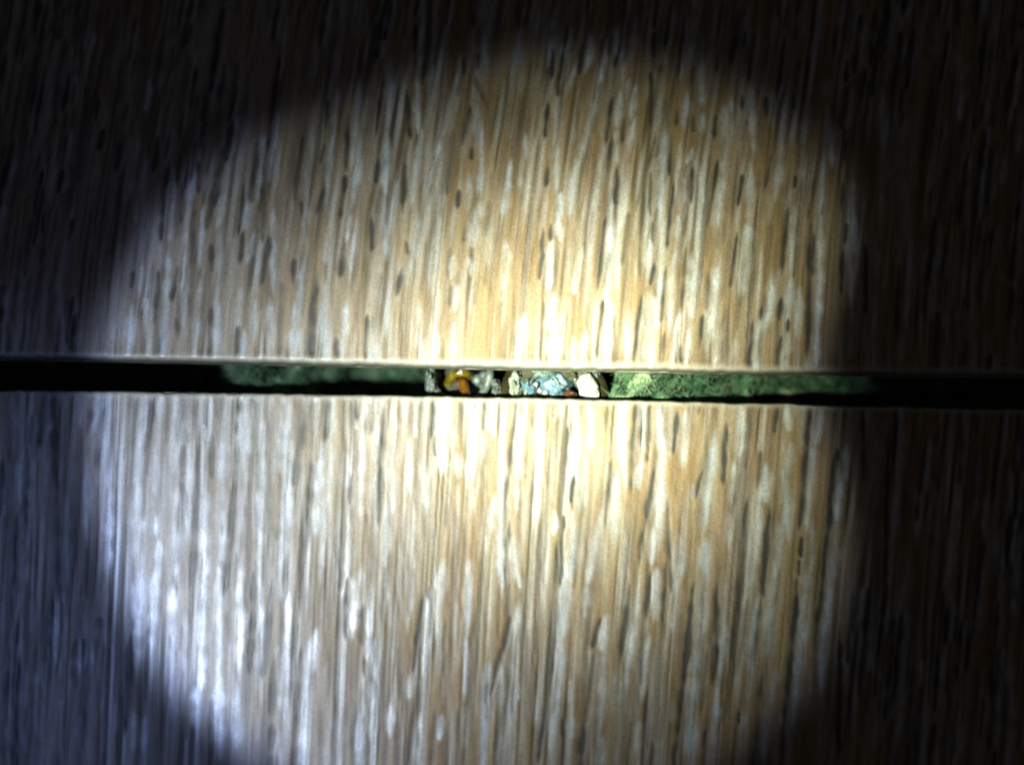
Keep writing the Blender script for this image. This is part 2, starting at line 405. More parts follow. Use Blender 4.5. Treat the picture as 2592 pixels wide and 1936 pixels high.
tile(648, 968, 3.414,
 "430 240 360 720 60 .8|350 720 330 850 50 .7|470 850 430 1370 50 .8|860 420 850 520 50 .4|840 830 820 1000 45 .7|1110 320 1080 650 50 .8|1080 780 1070 1120 50|1540 170 1520 420 45|1550 480 1550 600 40 .7|1680 700 1660 1160 50 .5|1530 620 1500 1300 45 .3|1400 160 1400 950 50 .35|980 160 990 290 50 .35|130 400 110 1100 50 .4|770 1250 740 1620 50 .4|2200 680 2190 860 40 .6|2190 1300 2170 1650 45 .7|960 1250 960 1650 40 .4|430 1460 420 1540 45 .5|1790 160 1790 300 40 .3|700 1000 690 1650 45 .35",
 "240 110 250 360 120|290 560 290 900 75|60 700 40 1260 65|270 1040 220 1520 85|560 640 530 1190 90|630 380 640 1520 60 .5|440 120 440 260 60|780 640 780 860 70|920 120 900 1030 65|1180 390 1170 1070 90|1140 1060 1110 1520 65|1620 140 1620 660 130|1710 400 1700 550 60|1450 690 1460 1060 65|1330 600 1330 900 55 .6|1900 130 1850 1000 90 .6|2050 1050 1980 1420 60 .6|1040 200 1030 1200 55 .6|2130 380 2120 1520 55|800 1400 790 1650 70 .7|1350 1450 1350 1600 60 .6|1280 130 1290 300 110 .7|590 1100 570 1500 70 .7|40 100 40 500 80 .7|1750 650 1750 800 50 .6|2060 130 2060 400 100 .8")
tile(1196, 968, 3.414,
 "375 260 300 950 40|290 950 290 1620 40 .7|860 190 850 430 40 .6|820 510 790 900 50|880 850 860 1000 45|960 1000 900 1620 50 .6|790 1170 795 1240 60|780 1300 760 1650 45|1200 760 1160 1130 50 .8|1410 230 1380 760 45|1530 220 1520 500 50|1520 580 1510 660 40|1590 580 1570 820 40 .6|1550 900 1460 1450 55|1770 330 1750 560 45|1980 810 1940 960 50|1690 1180 1710 1650 45 .8|1170 210 1160 390 40 .7|1210 500 1200 600 50 .5|670 720 620 1500 50 .45|490 450 470 750 45 .35|1970 210 1960 260 45 .5|2190 450 2170 760 50 .8",
 "420 200 390 920 90|360 1400 370 1650 90|250 1480 240 1650 60|900 260 870 800 85|950 820 930 1060 60|860 1130 850 1250 60|870 1280 840 1650 85|700 1140 700 1290 65|1010 230 970 760 55|1300 180 1300 800 95|1250 840 1220 1340 75|1490 230 1460 750 65|1620 210 1620 520 85|1650 520 1610 1310 75|1560 1300 1550 1520 60|1850 290 1820 650 65|2080 550 2010 1140 75|1110 1140 1010 1650 60 .8|570 280 560 960 100 .7|1970 1470 2000 1650 100|120 1140 110 1410 50 .7|1790 1440 1800 1650 85|560 1000 540 1200 90 .6|1420 760 1430 900 60 .6|30 200 20 600 90 .7|720 220 710 320 60 .6|1900 900 1900 1000 50 .6")
tile(1700, 968, 3.414,
 "920 240 900 390 45|480 460 460 780 45|690 280 650 650 50 .7|620 680 570 980 50 .6|770 650 750 860 45 .7|1180 420 1130 1050 50|1200 240 1190 350 50|1400 820 1320 1570 55|1440 600 1430 720|640 1130 590 1650 50|840 1220 800 1650 50|930 880 890 1150 50 .5|1125 1370 1120 1480 60|1110 1560 1105 1640 55|400 1350 390 1650 50 .4|1660 400 1660 750|1880 600 1850 1500 50|1940 200 1920 700 45",
 "600 260 570 650 115|540 700 520 990 65|1000 220 1010 390 85|820 740 820 990 65|760 950 680 1650 90|980 830 990 1260 85|960 1250 900 1650 95|1030 560 1000 760 60 .7|1290 220 1240 500 85|1230 560 1180 1150 75|1440 850 1390 1620 75|1210 1220 1190 1650 55|1520 570 1500 790 60|1740 430 1720 860 80|1980 250 1960 900 70|300 1400 290 1650 90|60 1370 50 1650 90|1940 1000 1900 1650 60|2150 800 2130 1300 50|500 1160 490 1400 60 .5")
tile(300, 1452, 3.414,
 "1160 150 1140 690 50|1320 200 1270 720 60 .8|1330 950 1300 1650 50|1570 850 1520 1520 55|1930 0 1910 160 45 .8|1850 50 1830 900 50 .4|540 480 530 620 45 .7|600 900 590 1300 45 .6|2110 350 2100 520 45 .8|2060 1200 2030 1550 45 .7|1560 500 1550 800 45 .5|800 1200 800 1650 45|2130 760 2130 860 40 .6|100 600 60 1200 50|950 200 960 500 45 .4|770 300 780 900 40 .4",
 "180 0 160 720 90|320 0 280 640 65|470 200 450 720 75|450 740 440 1010 65|735 0 710 1000 85|680 1000 660 1270 80|870 940 860 1520 95|860 0 860 400 65|1050 0 1040 720 75|1220 30 1220 890 80|1470 300 1430 1120 75|1700 540 1640 850 90|1640 850 1590 1650 75|1960 0 1950 600 65|2090 0 2060 300 60|2090 1250 2070 1620 60|1020 1000 1020 1460 65|570 480 560 1020 60 .6|1420 0 1420 200 70 .7|880 450 860 900 60 .6|1380 640 1360 700 60 .6|230 1300 230 1650 50|1850 1300 1850 1650 70 .5|130 1250 120 1500 60 .6")
tile(900, 1452, 3.414,
 "570 300 520 720 50|530 1050 450 1650 50 .9|1330 430 1290 640 50|1260 690 1190 980 50|1740 0 1700 800 50 .9|1690 870 1610 1450 55|2110 430 2070 590 55|2060 800 1990 1250 55 .7|1980 1300 1960 1650 60|1800 1280 1800 1400 50|70 330 60 550 50 .8|400 900 380 1100 50 .5|900 1250 890 1650 50 .5|780 500 770 800 45 .5|380 0 370 500 50 .35|640 130 640 200 60 .6|80 750 80 850 45 .7|370 1350 370 1650 50 .5|680 1300 660 1650 50 .5|1140 980 1130 1100 45 .6|1330 150 1320 400 45 .5|220 850 210 1200 45 .35|1480 400 1480 1100 50 .3",
 "60 0 40 310 60|130 190 110 660 55|170 600 160 860 65|470 80 450 410 55|630 240 600 790 70|740 0 700 460 65|980 0 960 460 55|950 600 950 1010 55|1400 340 1350 800 70|1130 850 1100 1200 70|1110 1200 1100 1650 55|1270 0 1270 110 60|1400 0 1420 110 80|1810 0 1770 490 80|1770 480 1760 920 50|1745 950 1690 1490 70|2170 400 2130 620 65|1990 130 1980 340 55|1870 1270 1860 1400 60|290 1150 290 1360 60|560 1280 540 1650 60|740 1250 730 1400 60|50 900 50 1620 90 .6|1380 850 1390 1060 55|1260 850 1260 1160 55 .8|140 1000 140 1400 60|1580 950 1560 1250 60 .5|2120 1450 2100 1650 120 .8|280 200 290 420 60 .5|860 250 850 800 60 .4|1860 950 1860 1100 50 .5|460 900 460 1050 50 .7")
tile(1500, 1452, 3.414,
 "310 230 260 610 55|500 50 470 310 45|640 0 620 360 50|860 240 820 700 55|810 700 720 1560 55|1090 0 1040 500 60 .5|1280 0 1260 250 55|1240 300 1210 650 50|1340 300 1280 700 45 .5|1480 0 1480 150 50|1450 330 1410 700 50 .8|1770 110 1760 340 50|1740 440 1670 1210 55|1980 200 1920 660 50|1450 1030 1400 1650 60|1170 900 1140 1200 50 .5|430 680 420 900 45 .7|340 1330 310 1600 50 .6|980 1380 970 1500 55|1270 1200 1265 1270 50|990 750 950 1100 55 .5|520 1500 510 1650 50 .7|2140 700 2130 1400 50",
 "385 180 300 860 60|555 30 540 340 65|725 0 690 410 65|480 620 430 1010 85|965 0 920 700 90|900 700 850 1200 105|850 1200 830 1650 95|1385 0 1380 210 120|1410 310 1340 940 65|1570 0 1500 660 75|1855 0 1800 600 95|1790 600 1740 1210 65|2045 60 1980 910 65|1560 890 1500 1350 75|1500 1350 1490 1620 60|1470 870 1470 990 50|1070 1060 1040 1650 60|130 420 90 620 55|100 680 60 1300 60 .7|400 1340 390 1650 65 .8|70 1440 60 1650 110|1320 1180 1300 1310 60|1640 1200 1630 1300 50|1280 700 1250 1000 50 .6|2190 650 2180 900 60|560 1450 570 1650 60 .6")


def streak_list():
    out = []
    for ox, oy, s, dark, light in TILES:
        for kind, txt, w0 in (('D', dark, 45), ('L', light, 60)):
            for t in txt.split('|'):
                v = [float(a) for a in t.split()]
                w = v[4] if len(v) > 4 else w0
                k = v[5] if len(v) > 5 else ((0.92 if oy < 900 else 1.0) if kind == 'D' else 0.90)
                a = on_plane(ox + v[0] / s, oy + v[1] / s); b = on_plane(ox + v[2] / s, oy + v[3] / s)
                m = (b - a) * ((0.40 if oy > 900 else 0.32) if kind == 'D' else 0.32)
                a, b = a - m, b + m
                out.append((kind, a.x, a.y, b.x, b.y, w / s * FRAME_W / IMG_W * ((0.66 if oy < 900 else 0.78) if kind == 'D' else (0.74 if oy < 900 else 0.86)), k))
    return out


def lean(x, y):
    """how far the grain leans to the right for each mm up"""
    if y > 0: return 0.05 + 0.09 * min(y / 18.0, 1.0)
    return 0.02 + 0.10 * max(0.0, min((x + 20) / 45.0, 1.0))


def random_streaks():
    out = []
    boxes = [(p[0], p[1]) for p in TILES]
    def covered(x, y):
        px = IMG_W / 2 + x / FRAME_W * IMG_W; py = IMG_H / 2 - y / FRAME_W * IMG_W
        return any(ox < px < ox + 640 and oy < py < oy + 470 for ox, oy in boxes)
    for _ in range(3600):
        x = rng.uniform(-56, 56); y = rng.uniform(-46, 46)
        L = rng.uniform(1.5, 6.5) if y > 0 else rng.uniform(2.5, 10)
        s = lean(x, y) + rng.normal(0, 0.02)
        cov = covered(x, y)
        k = rng.uniform(0.12, 0.38) if cov else rng.uniform(0.3, 0.95)
        if cov and rng.random() < 0.35: continue
        x1 = x - s * L; w = rng.uniform(0.22, 0.5)
        if rng.random() < (0.5 if cov else 0.8):
            out.append(('D', x, y, x1, y - L, w, k))
            if not cov: out.append(('L', x + w * 0.95, y + rng.uniform(-.5, .5), x1 + w * 0.95, y - L, w * 1.45, k * 0.9))
        else:
            out.append(('L', x, y, x1, y - L, w * 1.4, k))
    return out


ALL_STREAKS = streak_list() + random_streaks()


def smooth_noise_1d(n, step):
    k = max(2, int(n / step) + 3)
    v = rng.normal(0, 1, k)
    return np.interp(np.arange(n), np.arange(k) * step, v)


def noise2d(nx, ny, sx, sy):
    kx, ky = int(nx / sx) + 3, int(ny / sy) + 3
    g = rng.normal(0, 1, (kx, ky))
    xi = np.arange(nx) / sx; yi = np.arange(ny) / sy
    x0 = xi.astype(int); y0 = yi.astype(int)
    fx = (xi - x0)[:, None]; fy = (yi - y0)[None, :]
    fx = fx * fx * (3 - 2 * fx); fy = fy * fy * (3 - 2 * fy)
    g00 = g[np.ix_(x0, y0)]; g10 = g[np.ix_(x0 + 1, y0)]; g01 = g[np.ix_(x0, y0 + 1)]; g11 = g[np.ix_(x0 + 1, y0 + 1)]
    return (g00 * (1 - fx) + g10 * fx) * (1 - fy) + (g01 * (1 - fx) + g11 * fx) * fy


def value_noise(u, v):
    g = rng.normal(0, 1, (257, 257))
    u = u - u.min(); v = v - v.min()
    x0 = np.floor(u).astype(int); y0 = np.floor(v).astype(int)
    fx = u - x0; fy = v - y0
    fx = fx * fx * (3 - 2 * fx); fy = fy * fy * (3 - 2 * fy)
    G = lambda i, j: g[i % 257, j % 257]
    return (G(x0, y0) * (1 - fx) + G(x0 + 1, y0) * fx) * (1 - fy) + (G(x0, y0 + 1) * (1 - fx) + G(x0 + 1, y0 + 1) * fx) * fy


X0, X1, DX = -55.0, 55.0, 0.1
DEPTH, DY = 45.0, 0.2


def build_board(name, loc, edge, sign, radius, label):
    """sign +1: the board lies above the gap in the photo, -1: below"""
    root = thing(name, loc, label, 'board')
    xs = np.arange(X0, X1 + 1e-6, DX)
    nx = len(xs)
    na = 9
    ang = np.linspace(0, math.pi / 2, na)
    d_arc = radius - radius * np.cos(ang); z_arc = -radius + radius * np.sin(ang)
    d_flat = np.arange(radius + 0.1, DEPTH, DY)
    ds = np.concatenate([d_arc, d_flat]); zs = np.concatenate([z_arc, np.zeros(len(d_flat))])
    ny = len(ds)
    ex = edge(xs) + smooth_noise_1d(nx, 5) * 0.022 + smooth_noise_1d(nx, 40) * 0.03
    Y = ex[:, None] + sign * ds[None, :]
    pore = np.zeros((nx, ny)); groove_sheen = np.zeros((nx, ny))
    for kind, ax, ay, bx, by, w, k in ALL_STREAKS:
        if (ay + by) * 0.5 * sign < -0.6 and True:
            pass
        xm = (ax + bx) / 2
        if not (X0 < xm < X1): continue
        e0 = float(edge(xm))
        da, db = sign * (ay - e0), sign * (by - e0)
        lo, hi = min(da, db), max(da, db)
        if hi < 0 or lo > DEPTH: continue
        if lo < -1.2: 
            lo2 = 0.0
        j0, j1 = np.searchsorted(ds, max(lo - 0.4, 0)), np.searchsorted(ds, hi + 0.4)
        if j1 - j0 < 2: continue
        dj = ds[j0:j1]
        t = (dj - da) / (db - da)
        nj = len(dj)
        w = min(w, (0.10 if kind == 'D' else 0.14) * (hi - lo) + 0.09)
        wob = smooth_noise_1d(nj, 6) * w * 0.09 + smooth_noise_1d(nj, 2.2) * w * 0.03
        cx = ax + (bx - ax) * t + wob
        L = hi - lo
        e0_, e1_ = rng.uniform(0.28, 0.55, 2) if kind == 'L' else rng.uniform(0.16, 0.40, 2)
        end = np.clip(np.minimum(t / e0_, (1 - t) / e1_), 0, 1)
        end = end ** 0.8
        rag = np.clip(1 + smooth_noise_1d(nj, 4) * 0.16, 0.45, 1.25)
        hw = 0.5 * w * (0.22 + 0.78 * end) * rag + 0.03
        i0 = max(0, int((cx.min() - 2.2 * w - X0) / DX)); i1 = min(nx, int((cx.max() + 2.2 * w - X0) / DX) + 2)
        if i1 - i0 < 2: continue
        q = (xs[i0:i1, None] - cx[None, :]) / hw[None, :]
        val = k * np.exp(-np.abs(q) ** 2.0 * 0.55) * np.minimum(end * 2.0, 1.0)[None, :] * np.clip(rag, 0.6, 1.1)[None, :]
        A = pore if kind == 'D' else groove_sheen
        sub = A[i0:i1, j0:j1]
        np.maximum(sub, np.clip(val, 0, 1), out=sub)
    groove_sheen *= np.clip(0.93 + 0.10 * noise2d(nx, ny, 5, 4) + 0.08 * noise2d(nx, ny, 2, 2), 0.45, 1.1)
    pore *= np.clip(0.95 + 0.10 * noise2d(nx, ny, 4, 5), 0.4, 1.1)
    groove_sheen = np.clip(groove_sheen, 0, 1); pore = np.clip(pore, 0, 1)
    XX = np.repeat(xs[:, None], ny, 1)
    D = np.repeat(ds[None, :], nx, 0)
    if sign > 0:
        yc = np.minimum(D, 18.0)
        GX = XX - (0.05 * D + 0.09 * (yc * yc / 36.0 + np.maximum(D - 18.0, 0)))
    else:
        GX = XX + (0.02 + 0.10 * np.clip((XX + 20) / 45.0, 0, 1)) * D
    nl = 1.0 if sign > 0 else 1.7
    sheared = lambda px, py: value_noise(GX / px, D / (py * nl))
    tone = np.clip(0.10 + 0.30 * sheared(1.6, 9.0) + 0.26 * sheared(0.7, 5.0), 0, 0.8)
    stripe = 0.52 * sheared(0.42, 7.0) + 0.46 * sheared(0.27, 4.0) + 0.34 * sheared(1.3, 13.0) + 0.10 * sheared(0.4, 1.6)
    amp = 0.46 if sign > 0 else 0.58
    lbg = np.clip(amp * stripe - 0.10, 0, 0.78)
    dbg = np.clip((1.5 if sign > 0 else 1.9) * np.roll(lbg, -4, axis=0) - 0.6 * lbg - 0.10, 0, 0.85)
    dbg = np.maximum(dbg, np.clip(-0.65 * stripe - 0.28, 0, 0.6))
    dbg = np.maximum(dbg, np.clip(0.8 * sheared(0.26, 10.0) - 0.62, 0, 0.62))
    soft = np.clip(0.85 + 0.30 * sheared(0.45, 2.2) + 0.15 * sheared(0.25, 1.0), 0.25, 1.15)
    groove_sheen = np.clip(np.maximum(0.92 * groove_sheen * soft, lbg * (1 - 0.8 * pore)), 0, 1)
    soft = np.clip(1.0 + 0.18 * sheared(0.45, 1.8), 0.4, 1.1)
    pore = np.clip(np.maximum(1.08 * pore * soft, dbg * (1 - 0.85 * groove_sheen)), 0, 1)
    # the left half of the lower board is greyer
    gx = np.clip((-6.0 - XX) / 26.0, 0, 1) if sign < 0 else np.clip((-4.0 - XX) / 50.0, 0, 1)
    grey = np.clip(gx * 0.75 + 0.10 * noise2d(nx, ny, 12, 25) + (0.14 if sign > 0 else 0.05), 0, 0.85)
    e = np.clip(1.0 - (ds - radius * 0.35) / (radius * 0.9 + 0.12), 0, 1)
    edgea = np.repeat(e[None, :], nx, 0) * np.clip(0.85 + 0.12 * noise2d(nx, ny, 5, 3), 0.4, 1)
    fade = np.clip((ds - radius * 0.8) / 0.5, 0, 1)[None, :]
    Z = zs[None, :] - (0.06 * pore + 0.016 * groove_sheen) * fade + 0.006 * noise2d(nx, ny, 3, 6)
    co = np.stack([XX - loc[0], Y - loc[1], Z - loc[2]], -1).reshape(-1, 3) * MM
    me = bpy.data.meshes.new('decor_surface')
    idx = np.arange(nx * ny).reshape(nx, ny)
    a, b, c, d = idx[:-1, :-1].ravel(), idx[1:, :-1].ravel(), idx[1:, 1:].ravel(), idx[:-1, 1:].ravel()
    quads = np.stack([a, b, c, d] if sign > 0 else [a, d, c, b], -1)
    nf = len(quads)
    me.vertices.add(nx * ny); me.vertices.foreach_set('co', co.ravel())
    me.loops.add(nf * 4); me.loops.foreach_set('vertex_index', quads.ravel().astype(np.int32))
    me.polygons.add(nf); me.polygons.foreach_set('loop_start', np.arange(0, nf * 4, 4, dtype=np.int32))
    me.update(calc_edges=True)
    me.polygons.foreach_set('use_smooth', np.ones(nf, bool))
    for nm, arr in (('pore', pore), ('groove_sheen', groove_sheen), ('tone', tone), ('grey', grey), ('edge', edgea), ('grain_x', GX), ('raw', np.repeat(np.clip((radius * 0.62 - ds) / (radius * 0.40), 0, 1)[None, :], nx, 0))):
        at = me.attributes.new(nm, 'FLOAT', 'POINT')
        at.data.foreach_set('value', arr.ravel().astype(np.float32))
    me.materials.append(M['decor'])
    o = bpy.data.objects.new('decor_surface', me); C.objects.link(o); o.parent = root
    # fibreboard core under the printed skin
    xs2 = np.linspace(X0, X1, 221)
    e2 = edge(xs2) + sign * 0.012 + smooth_noise_1d(221, 2) * 0.015 * sign
    e2 = np.where(sign * (e2 - edge(xs2)) < 0.004, edge(xs2) + sign * 0.004, e2)
    V, F = [], []
    zt, zb = -radius + 0.02, -THICK
    far = DEPTH - 0.3
    for i, x in enumerate(xs2):
        ye = e2[i]
        yf = float(edge(x)) + sign * far
        V += [(x, ye + sign * 0.03, zt), (x, ye, zt - 0.12), (x, ye + sign * 0.02, zb + 0.1), (x, ye + sign * 0.12, zb), (x, yf, zb), (x, yf, -0.10), (x, ye + sign * radius * 1.1, -0.10 if radius > 0.3 else -0.14)]
    k = 7
    for i in range(len(xs2) - 1):
        for j in range(k):
            q = (i * k + j, i * k + (j + 1) % k, (i + 1) * k + (j + 1) % k, (i + 1) * k + j)
            F.append(q if sign > 0 else q[::-1])
    F.append(tuple(range(k - 1, -1, -1) if sign > 0 else range(k)))
    F.append(tuple(range((len(xs2) - 1) * k, len(xs2) * k) if sign > 0 else range(len(xs2) * k - 1, (len(xs2) - 1) * k - 1, -1)))
    obj('core', V, F, M['core'], root, smooth=False)
    return root


build_board('laminate_board', (0.0, 24.0, -THICK), up_edge, 1, R_UP,
            'wood-print laminate board above the dark gap, short slanting grain, rounded edge')
build_board('laminate_board', (0.0, -24.0, -THICK), lo_edge, -1, R_LO,
            'wood-print laminate board below the dark gap, long upright grain, greyish at the left')

# ------------------------------------------------------------------ floor under the boards
FLOOR_Z = -24.0
V = [(-60, -12, FLOOR_Z), (60, -12, FLOOR_Z), (60, 12, FLOOR_Z), (-60, 12, FLOOR_Z),
     (-60, -12, FLOOR_Z - 2), (60, -12, FLOOR_Z - 2), (60, 12, FLOOR_Z - 2), (-60, 12, FLOOR_Z - 2)]
sub = obj('subfloor', V, [(0, 1, 2, 3), (7, 6, 5, 4), (0, 4, 5, 1), (1, 5, 6, 2), (2, 6, 7, 3), (3, 7, 4, 0)], M['subfloor'], smooth=False)
tag(sub, kind='structure')


# ------------------------------------------------------------------ green insulation
def insulation(loc, x_a, x_b, height, label, end_slant):
    root = thing('insulation_strip', loc, label, 'insulation', 'green insulation in the gap')
    dx = 0.14
    xs = np.arange(x_a, x_b, dx); ys = np.arange(-6.0, 6.5, dx)
    nx, ny = len(xs), len(ys)
    n1 = noise2d(nx, ny, 9, 6); n2 = noise2d(nx, ny, 4, 3); n3 = noise2d(nx, ny, 1.6, 1.6)
    H = np.zeros((nx, ny)); V = []
    for i, x in enumerate(xs):
        for j, y in enumerate(ys):
            h = min(height(x, y) + 0.75 * n1[i, j] + 0.30 * n2[i, j] + 0.08 * n3[i, j], -THICK - 0.04)
            H[i, j] = h
            xe = x + end_slant(i, nx, y)
            V.append((xe, y, h))
    F = []
    top = lambda i, j: i * ny + j
    for i in range(nx - 1):
        for j in range(ny - 1):
            F.append((top(i, j), top(i + 1, j), top(i + 1, j + 1), top(i, j + 1)))
    ring = [(i, 0) for i in range(nx)] + [(nx - 1, j) for j in range(1, ny)] + [(i, ny - 1) for i in range(nx - 2, -1, -1)] + [(0, j) for j in range(ny - 2, 0, -1)]
    base = len(V)
    for i, j in ring:
        p = V[top(i, j)]
        V.append((p[0], p[1], FLOOR_Z))
    m = len(ring)
    for a in range(m):
        b = (a + 1) % m
        F.append((top(*ring[b]), top(*ring[a]), base + a, base + b))
    F.append(tuple(base + a for a in range(m - 1, -1, -1)))
    obj('mat_body', V, F, M['felt'], root)
    # loose fibres standing out of the mat
    FV, FF = [], []
    nfib = int(260 * (x_b - x_a))
    for _ in range(nfib):
        i = rng.integers(1, nx - 1); y = rng.uniform(-3.2, 3.2)
        j = int((y + 6) / dx)
        p = np.array([V[top(i, j)][0], V[top(i, j)][1], H[i, j] - 0.04])
        a = rng.uniform(0, 2 * math.pi); el = rng.uniform(-0.1, 0.55)
        L = rng.uniform(0.25, 0.95); w = rng.uniform(0.012, 0.030)
        d = np.array([math.cos(a) * math.cos(el), math.sin(a) * math.cos(el), math.sin(el)])
        sd = np.array([-math.sin(a), math.cos(a), 0.0]) * w
        up = np.array([0, 0, w])
        bend = rng.normal(0, 0.25, 3) * L
        pts = [p, p + d * L * 0.5 + bend * 0.4 + np.array([0, 0, 0.06]), p + d * L + bend]
        pts = [np.array([q[0], q[1], min(q[2], -THICK - 0.03)]) for q in pts]
        b0 = len(FV)
        for q, s in zip(pts, (1, .9, .4)):
            FV += [q + sd * s, q + up * s, q - sd * s]
        for r in range(2):
            for c in range(3):
                FF.append((b0 + r * 3 + c, b0 + r * 3 + (c + 1) % 3, b0 + (r + 1) * 3 + (c + 1) % 3, b0 + (r + 1) * 3 + c))
    fo = obj('fibre_fuzz', np.array(FV), FF, M['fibre'], root)
    fo['kind'] = 'stuff'
    return root


def mmx(px, py=970, z=-3): return on_plane(px, py, z).x


def h_right(x, y):
    return np.interp(x, [mmx(1535), mmx(1600), mmx(1720), mmx(1850), mmx(1960), mmx(2100), 42, 55], [-1.75, -1.85, -2.6, -4.4, -6.0, -8.2, -12.0, -13.0])


def h_left(x, y):
    return np.interp(x, [-55, mmx(430), mmx(560), mmx(650), mmx(740), mmx(850), mmx(930), mmx(1000), mmx(1066)], [-23.0, -22.5, -7.4, -5.4, -6.8, -10.6, -10.0, -10.4, -10.2])


x_left_end = mmx(1068); x_right_start = mmx(1548)
insulation(((-55 + x_left_end) / 2, 0, FLOOR_Z), -54.0, x_left_end, h_left,
           'dark green fibre insulation in the gap, left of the cables', lambda i, n, y: 0.0)
insulation(((55 + x_right_start) / 2, 0, FLOOR_Z), x_right_start, 54.0, h_right,
           'brightly lit green fibre insulation in the gap, right of the cables',
           lambda i, n, y: max(0.0, 1 - i / 24) * np.interp(y, [-1.8, 0.9], [-0.62, 0.45]))


# ------------------------------------------------------------------ cables
def tube(center, r_out, r_in, z_top, z_bot, seg=64, wob=0.04, squash=1.0, tilt=(0, 0)):
    """hollow jacket with a rounded, unevenly cut rim"""
    prof = [(r_in, z_bot), (r_in, z_top - 0.12), (r_in + 0.08, z_top - 0.03), ((r_in + r_out) / 2, z_top + 0.04), (r_out - 0.1, z_top - 0.03), (r_out, z_top - 0.15), (r_out, z_bot)]
    ph = rng.uniform(0, 6.28, 4)
    V, F = [], []
    for s in range(seg):
        a = 2 * math.pi * s / seg
        cut = wob * (math.sin(2 * a + ph[0]) + 0.6 * math.sin(5 * a + ph[1]) + 0.4 * math.sin(11 * a + ph[2]))
        rr = 1 + 0.012 * math.sin(3 * a + ph[3])
        for r, z in prof:
            x = r * rr * math.cos(a); y = r * rr * math.sin(a) * squash
            zz = z + (cut + tilt[0] * x + tilt[1] * y if z > z_bot + 0.01 else 0)
            V.append((center[0] + x, center[1] + y, min(zz, -THICK - 0.05)))
    k = len(prof)
    for s in range(seg):
        t = (s + 1) % seg
        for j in range(k):
            F.append((s * k + j, s * k + (j + 1) % k, t * k + (j + 1) % k, t * k + j))
    return V, F


def sweep(pts, r, seg=12, caps=True, taper=1.0):
    """round rod along a polyline, with domed ends"""
    P = [Vector(p) for p in pts]
    # Catmull-Rom resample
    Q = []
    ext = [P[0] * 2 - P[1]] + P + [P[-1] * 2 - P[-2]]
    for i in range(1, len(ext) - 2):
        for t in np.linspace(0, 1, 7)[:-1]:
            p0, p1, p2, p3 = ext[i - 1:i + 3]
            Q.append(0.5 * ((2 * p1) + (p2 - p0) * t + (2 * p0 - 5 * p1 + 4 * p2 - p3) * t * t + (3 * p1 - p0 - 3 * p2 + p3) * t ** 3))
    Q.append(P[-1])
    V, F = [], []
    n = len(Q)
    T = [(Q[min(i + 1, n - 1)] - Q[max(i - 1, 0)]).normalized() for i in range(n)]
    ref = Vector((0, 0, 1)) if abs(T[0].z) < 0.9 else Vector((1, 0, 0))
    nrm = (ref - T[0] * ref.dot(T[0])).normalized()
    rings = []
    for i in range(n):
        nrm = (nrm - T[i] * nrm.dot(T[i])).normalized()
        rings.append((Q[i], T[i], nrm.copy(), r * (1 + (taper - 1) * i / (n - 1))))
    a0 = rings[0]; a1 = rings[-1]
    full = [(a0[0] - a0[1] * r * 0.35, a0[1], a0[2], a0[3] * 0.55)] + rings + [(a1[0] + a1[1] * r * 0.35, a1[1], a1[2], a1[3] * 0.55)]
    for c, t, u, rr in full:
        b = t.cross(u)
        for s in range(seg):
            a = 2 * math.pi * s / seg
            V.append(tuple(c + (u * math.cos(a) + b * math.sin(a)) * rr))
    m = len(full)
    for i in range(m - 1):
        for s in range(seg):
            F.append((i * seg + s, i * seg + (s + 1) % seg, (i + 1) * seg + (s + 1) % seg, (i + 1) * seg + s))
    F.append(tuple(range(seg - 1, -1, -1))); F.append(tuple(range((m - 1) * seg, m * seg)))
    return V, F


def lump(center, rx, ry, rz, rough=0.12, nu=44, nv=30, zcap=-THICK - 0.05, rot=0.0, crumple=0.20):
    """crumpled rounded mass"""
    ph = rng.uniform(0, 6.28, 9)
    V, F = [], []
    for i in range(nv + 1):
        th = math.pi * i / nv
        for j in range(nu):
            a = 2 * math.pi * j / nu
            x, y, z = math.sin(th) * math.cos(a), math.sin(th) * math.sin(a), math.cos(th)
            k = 1 + rough * (math.sin(3.1 * x + 4.2 * y + ph[0]) + 0.6 * math.sin(7 * x - 5 * y + 3 * z + ph[1]) + 0.45 * math.sin(11 * y + 9 * z + ph[2]) + 0.3 * math.sin(17 * x + 13 * y + ph[3]))
            k += crumple * (mnoise.noise(Vector((x * 2.3 + ph[4], y * 2.3, z * 2.3))) + 0.6 * mnoise.noise(Vector((x * 5.1, y * 5.1 + ph[5], z * 5.1))) + 0.35 * mnoise.noise(Vector((x * 10.3, y * 10.3, z * 10.3 + ph[6]))))
            X, Y = rx * x * k, ry * y * k
            V.append((center[0] + X * math.cos(rot) - Y * math.sin(rot), center[1] + X * math.sin(rot) + Y * math.cos(rot), min(center[2] + rz * z * k, zcap)))
    for i in range(nv):
        for j in range(nu):
            F.append((i * nu + j, (i + 1) * nu + j, (i + 1) * nu + (j + 1) % nu, i * nu + (j + 1) % nu))
    return V, F


def part(name, vf, mat, root):
    o = obj(name, vf[0], vf[1], mat, root)
    PLOC[o.name] = PLOC[root.name]
    return o


def sub_part(name, vf, mat, par):
    return obj(name, vf[0], vf[1], mat, par)


def P3(px, py, z): return tuple(on_plane(px, py, z))


